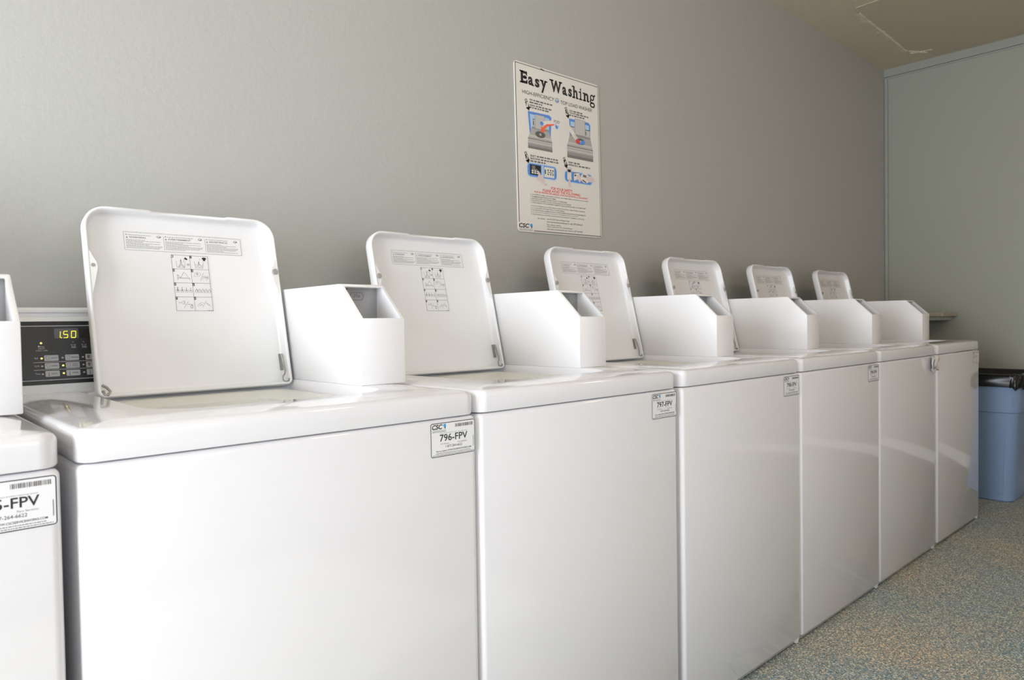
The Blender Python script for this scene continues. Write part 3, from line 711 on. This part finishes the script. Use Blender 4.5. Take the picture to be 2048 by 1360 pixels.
# step 1
s = Sheet(); arrow(s, 11.3, 72.2, '1')
s.text('ADD', 11.8, 78.6, 14.6, 79.6, 0, 1, .03); s.dashes(15.2, 31.3, 78.6, .85, 12, 1, 1); s.dashes(11.8, 23.5, 77.1, .85, 12, 1, 2); s.text('AÑADA', 11.8, 75.4, 16.6, 76.6, 0, 1, .03); s.dashes(17.2, 31.0, 75.5, .85, 12, 1, 3); s.dashes(11.8, 29.3, 74.1, .85, 12, 1, 4)
s.poly([(10.2, 72.0), (28.5, 72.4), (30.2, 71.2), (29.2, 58.6), (11.4, 58.6)], 2, 1); s.poly([(11.8, 70.6), (28.2, 70.4), (27.6, 60.2), (12.6, 60.2)], 3, 1.5)
mini_washer(s, 9.7, 30.4, 50.1, 55.8, 63.4, 13.6, 27.4, (16.0, 23.9, 62.5, 71.0), (20.2, 59.6))
s.poly([(20, 66.5), (25, 68.5), (30.5, 69.4), (30.5, 66.8), (25.5, 66.0), (22, 65.2)], 1, 7); s.line([(20.2, 67.6), (24.5, 68.6), (30.2, 69.6)], .25, 11, 8); s.ell(21.6, 66.4, 1.5, 1.2, 2, 8)
s.poly([(21.0, 60.8), (24.4, 62.0), (23.4, 63.0), (26.2, 65.4), (32.4, 67.0), (32.3, 67.7), (25.6, 66.6), (22.2, 64.0), (20.9, 64.6)], 10, 9)
s.text('POD', 32.5, 68.8, 37.4, 70.4, 0, 1); s.ell(34.9, 66.9, 1.7, 2.0, 3, 2); s.ell(34.6, 66.4, 1.1, 1.2, 2, 3); s.ell(35.3, 67.8, .8, .7, 1, 4)
psheet('first_step_picture', s, MA)
# step 2
s = Sheet(); arrow(s, 45.7, 73.4, '2')
s.text('LOAD', 46.5, 78.2, 49.7, 79.2, 0, 1, .03); s.dashes(50.3, 58.8, 78.2, .85, 12, 1, 5); s.text('COLOQUE', 46.5, 76.7, 52.4, 77.8, 0, 1, .03); s.dashes(53, 65.4, 76.8, .85, 12, 1, 6); s.dashes(46.5, 61, 75.4, .85, 12, 1, 7)
s.poly([(46.2, 73.6), (64.5, 73.8), (66.2, 72.4), (65.8, 62.5), (46.4, 62.5)], 2, 1); s.poly([(47.4, 72.0), (64.8, 72.0), (64.6, 65.0), (47.6, 65.0)], 3, 1.5)
mini_washer(s, 43.7, 68.3, 49.0, 56.2, 64.4, 46.8, 65.8, (51.2, 60.8, 64.4, 74.3), (56.3, 60.6))
s.poly([(40.3, 70.6), (42.6, 73.0), (44.8, 71.0), (53.4, 62.6), (51.6, 60.6)], 1, 8); s.poly([(49.6, 63.6), (51.2, 64.8), (54.2, 61.4), (52.6, 60.2)], 11, 9)
s.ell(53.4, 60.2, 1.7, 1.6, 9, 10); s.ell(58.6, 60.4, 1.9, 1.2, 2, 10); s.ell(56.4, 59.2, 1.4, .8, 2, 9)
psheet('second_step_picture', s, MA)
# step 3
s = Sheet(); arrow(s, 9.9, 40.9, '3')
s.text('SELECT', 11.3, 45.3, 16.2, 46.4, 0, 1, .03); s.dashes(16.9, 35.0, 45.4, .9, 12, 1, 8); s.text('SELECCIONE', 11.3, 43.7, 19.4, 44.8, 0, 1, .03); s.dashes(20.1, 35.4, 43.8, .9, 12, 1, 9); s.dashes(11.3, 24.0, 42.2, .9, 12, 1, 10)
s.rr(8.4, 33.0, 34.0, 41.8, 2.6, 3, 1); s.rr(8.9, 33.6, 33.5, 41.2, 2.4, 2, 2); s.rect(20.4, 34.4, 22.4, 41.0, 3, 3)
s.poly([(10.7, 40.6), (20.0, 40.6), (19.7, 34.5), (10.8, 34.6)], 0, 3); s.rect(12.4, 38.4, 15.2, 40.0, 7, 4)
for a in (12, 14.2, 16.4):
    for c_ in (35.3, 36.5): s.rr(a, c_, a + 1.7, c_ + .9, .3, 1, 5)
s.dashes(12.4, 17, 37.7, .45, 4, 4, 3)
s.poly([(22.9, 40.5), (31.5, 40.5), (31.4, 34.4), (22.7, 34.2)], 1, 4); s.rect(23.2, 36.2, 24.1, 38.9, 0, 5); s.rect(25.4, 37.3, 30.6, 37.65, 0, 5)
for a in (25.6, 27.8, 29.8):
    for c_ in (38.3, 35.9): s.rr(a, c_, a + 1.0, c_ + .9, .3, 0, 5)
s.poly([(16.2, 32.0), (18.0, 36.0), (17.4, 36.8), (18.6, 36.9), (19.8, 35.2), (21.8, 34.6), (23.0, 31.6), (25.2, 29.4), (22.8, 29.0), (20.0, 31.0)], 11, 6); s.line([(23.0, 31.6), (22.0, 29.2)], .5, 1, 7)
psheet('third_step_picture', s, MA)
# step 4
s = Sheet(); arrow(s, 43.1, 41.9, '4')
s.text('INSERT', 44.7, 45.6, 49.2, 46.6, 0, 1, .03); s.dashes(49.8, 56.0, 45.6, .9, 12, 1, 11); s.text('INTRODUZCA', 44.7, 44.0, 53.6, 45.1, 0, 1, .03); s.dashes(54.2, 65, 44.1, .9, 12, 1, 12)
s.rr(40.6, 33.4, 67.0, 40.8, 2.6, 3, 1); s.rr(41.1, 33.9, 66.4, 40.3, 2.4, 2, 2)
s.rect(43.0, 34.8, 47.2, 42.5, 1, 4); s.frame(43.0, 34.8, 47.2, 42.5, .1, .2, 7, 5); s.rect(43.6, 39.8, 46.6, 41.6, 0, 6); s.rect(43.6, 38.8, 45.2, 39.2, 4, 6)
s.poly([(49.0, 39.5), (54.5, 40.6), (54.8, 37.0), (49.0, 34.7)], 1, 4); s.line([(49.0, 34.7), (49.0, 39.5), (54.5, 40.6)], .25, 0, 5); s.rect(49.8, 38.0, 51.4, 38.9, 0, 6)
s.ell(60.0, 37.6, 4.4, 3.2, 1, 4); s.poly([(57.8, 39.8), (61.4, 39.6), (61.0, 38.0), (58.0, 38.2)], 7, 5); s.line([(57.6, 36.2), (60.6, 34.9)], .7, 0, 6)
s.poly([(44.2, 30.6), (43.8, 34.0), (44.8, 36.4), (45.6, 36.4), (46.0, 33.4), (46.6, 30.4)], 11, 7)
s.poly([(51.6, 38.6), (54.6, 39.6), (56.2, 36.0), (54.6, 34.2), (52.6, 36.4)], 11, 7); s.poly([(61.0, 38.4), (64.6, 39.6), (68.6, 38.4), (68.4, 36.0), (64.4, 35.4), (61.6, 36.6)], 11, 7)
psheet('fourth_step_picture', s, MA)
s = Sheet()
s.text('FOR YOUR SAFETY', 28.4, 27.2, 47.7, 28.9, 0, 1, .02); s.text('PLEASE AVOID THE FOLLOWING', 21.2, 25.4, 54.9, 27.0, 0, 1, .02); s.text('POR SU PROPIA SEGURIDAD, POR FAVOR EVITE LO SIGUIENTE', 14.0, 23.9, 61.9, 25.1, 0, 1, .02)
psheet('safety_heading', s, ['red'], 'red safety heading')
s = Sheet(); z = 22.4
for t_, x1 in (('LAUNDERING ITEMS CONTAINING COOKING OIL, FOAM RUBBER, GASOLINE OR ANY OTHER', 62.3), ('FLAMMABLE MATERIALS OR FUMES.', 32.5), ('REACHING INTO THE WASHER WHILE IT IS OPERATING.', 42.5), ('ALLOWING CHILDREN TO PLAY ON OR AROUND THE WASHER.', 46.3), ('OVERLOADING THE WASHER MAY DAMAGE YOUR CLOTHES AS WELL AS THE MACHINE.', 60), (None, 0), ('NO LAVE PRENDAS QUE CONTENGAN ACEITE DE COCINA, GOMA ESPUMA, GASOLINA', 59), ('O CUALQUIER OTRO MATERIAL O GAS FLAMABLE.', 40.2), ('NO INTRODUZCA LAS MANOS EN LA LAVADORA MIENTRAS ESTA EN FUNCIONAMIENTO.', 60), ('NO DEJE QUE LOS NIÑOS JUEGUEN EN O ALREDEDOR DE LA LAVADORA.', 52.5), ('SOBRECARGAR LA LAVADORA PODRIA DAÑAR SUS PRENDAS Y TAMBIEN LA LAVADORA.', 58.6)):
    if t_: s.text(t_, 11.8, z, x1, z + .82, 0, 1, .008); s.ell(10.9, z + .4, .25, .25, 0)
    z -= 1.2 if t_ else 0.9
s.text('For service:', 16.3, 8.4, 22.7, 9.3, 1); s.text('use the CSC Service Request App', 24.1, 8.2, 44.1, 9.4, 1); s.text('visit www.cscserviceworks.com or call 1-877-264-6622', 24.0, 6.8, 56.6, 7.9, 1)
s.text('Para solicitar servicio:', 24.0, 5.1, 36.2, 6.0, 1); s.text('utilice la aplicación CSC Service Request', 24.0, 3.7, 47.0, 4.8, 1); s.text('visite www.cscserviceworks.com o llame al 1-877-264-6622', 24.0, 2.4, 56.5, 3.4, 1)
psheet('safety_text', s, ['inkgrey', 'ink'])
s = Sheet(); logo(s, 0.6, 0.4, 12.0, 5.2, 0, 1, 2, 3); psheet('logo', s, ['ink', 'cyan', 'navy', 'inkgrey'])

# ------------------------------------------------------------------ shelf in the far corner
shelf = empty('wall_shelf', (4.72, 0.55, 1.03))
tag(shelf, 'small cream board shelf in the far corner behind the last washer', 'shelf')
obj('board', boxbm(-0.13, 0.150, -0.215, 0.208, 0.006, 0.030, bev=0.003), M['shelf'], shelf)
obj('cleat', boxbm(-0.10, 0.150, -0.185, 0.208, -0.016, 0.006), M['cleat'], shelf)
obj('support_panel', boxbm(0.03, 0.150, -0.05, -0.02, -0.70, -0.016), M['greytrim'], shelf)

# ------------------------------------------------------------------ trash can and its liner
can = empty('trash_can', (4.615, 0.14, 0))
tag(can, 'blue-grey plastic trash can on the floor beside the last washer', 'trash can')
bm = bmesh.new()
def bl(hx, hy, z, r): return [(x, y, z) for x, y in rrect(-hx, hx, -hy, hy, r, 7)]
loft(bm, [bl(.165, .180, 0.0, .05), bl(.172, .187, 0.008, .052), bl(.186, .205, 0.40, .055), bl(.191, .210, 0.497, .055), bl(.198, .217, 0.502, .056), bl(.206, .225, 0.660, .056), bl(.209, .228, 0.690, .056), bl(.209, .228, 0.698, .056), bl(.204, .223, 0.698, .052), bl(.199, .218, 0.66, .05), bl(.170, .185, 0.02, .045)])
obj('body', bm, M['bin'], can, 30)
# raised inset panel on the side that faces the washers
bm = bmesh.new()
def sx(z): return -(0.172 + (0.186 - 0.172) * (z - 0.008) / 0.392)
q = [(-0.155, 0.415), (-0.142, 0.05), (0.142, 0.05), (0.155, 0.415)]
loft(bm, [[(sx(z) + 0.003, y, z) for y, z in q], [(sx(z) - 0.0035, y * 0.99, z - 0.002) for y, z in q]])
obj('side_panel', bm, M['bin'], can)
bag = empty('trash_bag', (4.615, 0.14, 0.648))
tag(bag, 'black plastic liner bag folded over the rim of the blue trash can', 'trash bag')
bm = bmesh.new(); rn = random.Random(11)
N = 96
def bagloop(off, z, amp, zamp, seed):
    base = rrect(-.209 - off, .209 + off, -.228 - off, .228 + off, .058, 23); out = []
    for i, (x, y) in enumerate(base):
        a = 2 * math.pi * i / len(base); k = amp * (math.sin(a * 11 + seed * 2) + 0.8 * math.sin(a * 23 + 5 * seed) + .7 * math.sin(a * 37 + 3 * seed)) * 1.3
        L = math.hypot(x, y); out.append((x + x / L * k, y + y / L * k, z + zamp * (math.sin(a * 7 + seed) + .5 * math.sin(a * 17 + seed * 3))))
    return out
loft(bm, [bagloop(0.006, -0.012, .0025, .008, 1), bagloop(0.0095, 0.008, .0022, .002, 2), bagloop(0.0085, 0.03, .0025, .001, 3), bagloop(0.009, 0.05, .0022, 0.001, 2.5), bagloop(0.008, 0.064, .0015, .002, 4), bagloop(-0.002, 0.068, .001, .002, 4), bagloop(-0.022, 0.052, .001, .001, 4), bagloop(-0.03, -0.1, .002, .001, 4), bagloop(-0.06, -0.4, .003, .001, 4)], False, True)
obj('liner', bm, M['bag'], bag, 60)

# ------------------------------------------------------------------ ceiling lamps above the aisle (out of frame, they give the warm glints)
for i, (x, y, lab) in enumerate(((1.6, -1.5, 'round warm ceiling lamp over the aisle, nearer the doorway'), (3.7, -1.6, 'round warm ceiling lamp over the aisle, nearer the trash can'))):
    lamp = empty('ceiling_lamp', (x, y, ZC)); tag(lamp, lab, 'ceiling lamp', 'warm ceiling lamps over the aisle')
    bm = bmesh.new(); cyl(bm, (0, 0, 0), (0, 0, -1), 0.15, 0.03, 32); obj('lamp_base', bm, M['lampbase'], lamp, 40)
    bm = bmesh.new()
    loft(bm, [[(0.14 * math.cos(a) * k, 0.14 * math.sin(a) * k, z) for a in [2 * math.pi * j / 32 for j in range(32)]] for k, z in ((1, -.03), (1, -.05), (.85, -.08), (.5, -.10), (.1, -.108))])
    obj('globe', bm, M['globe'], lamp, 60)
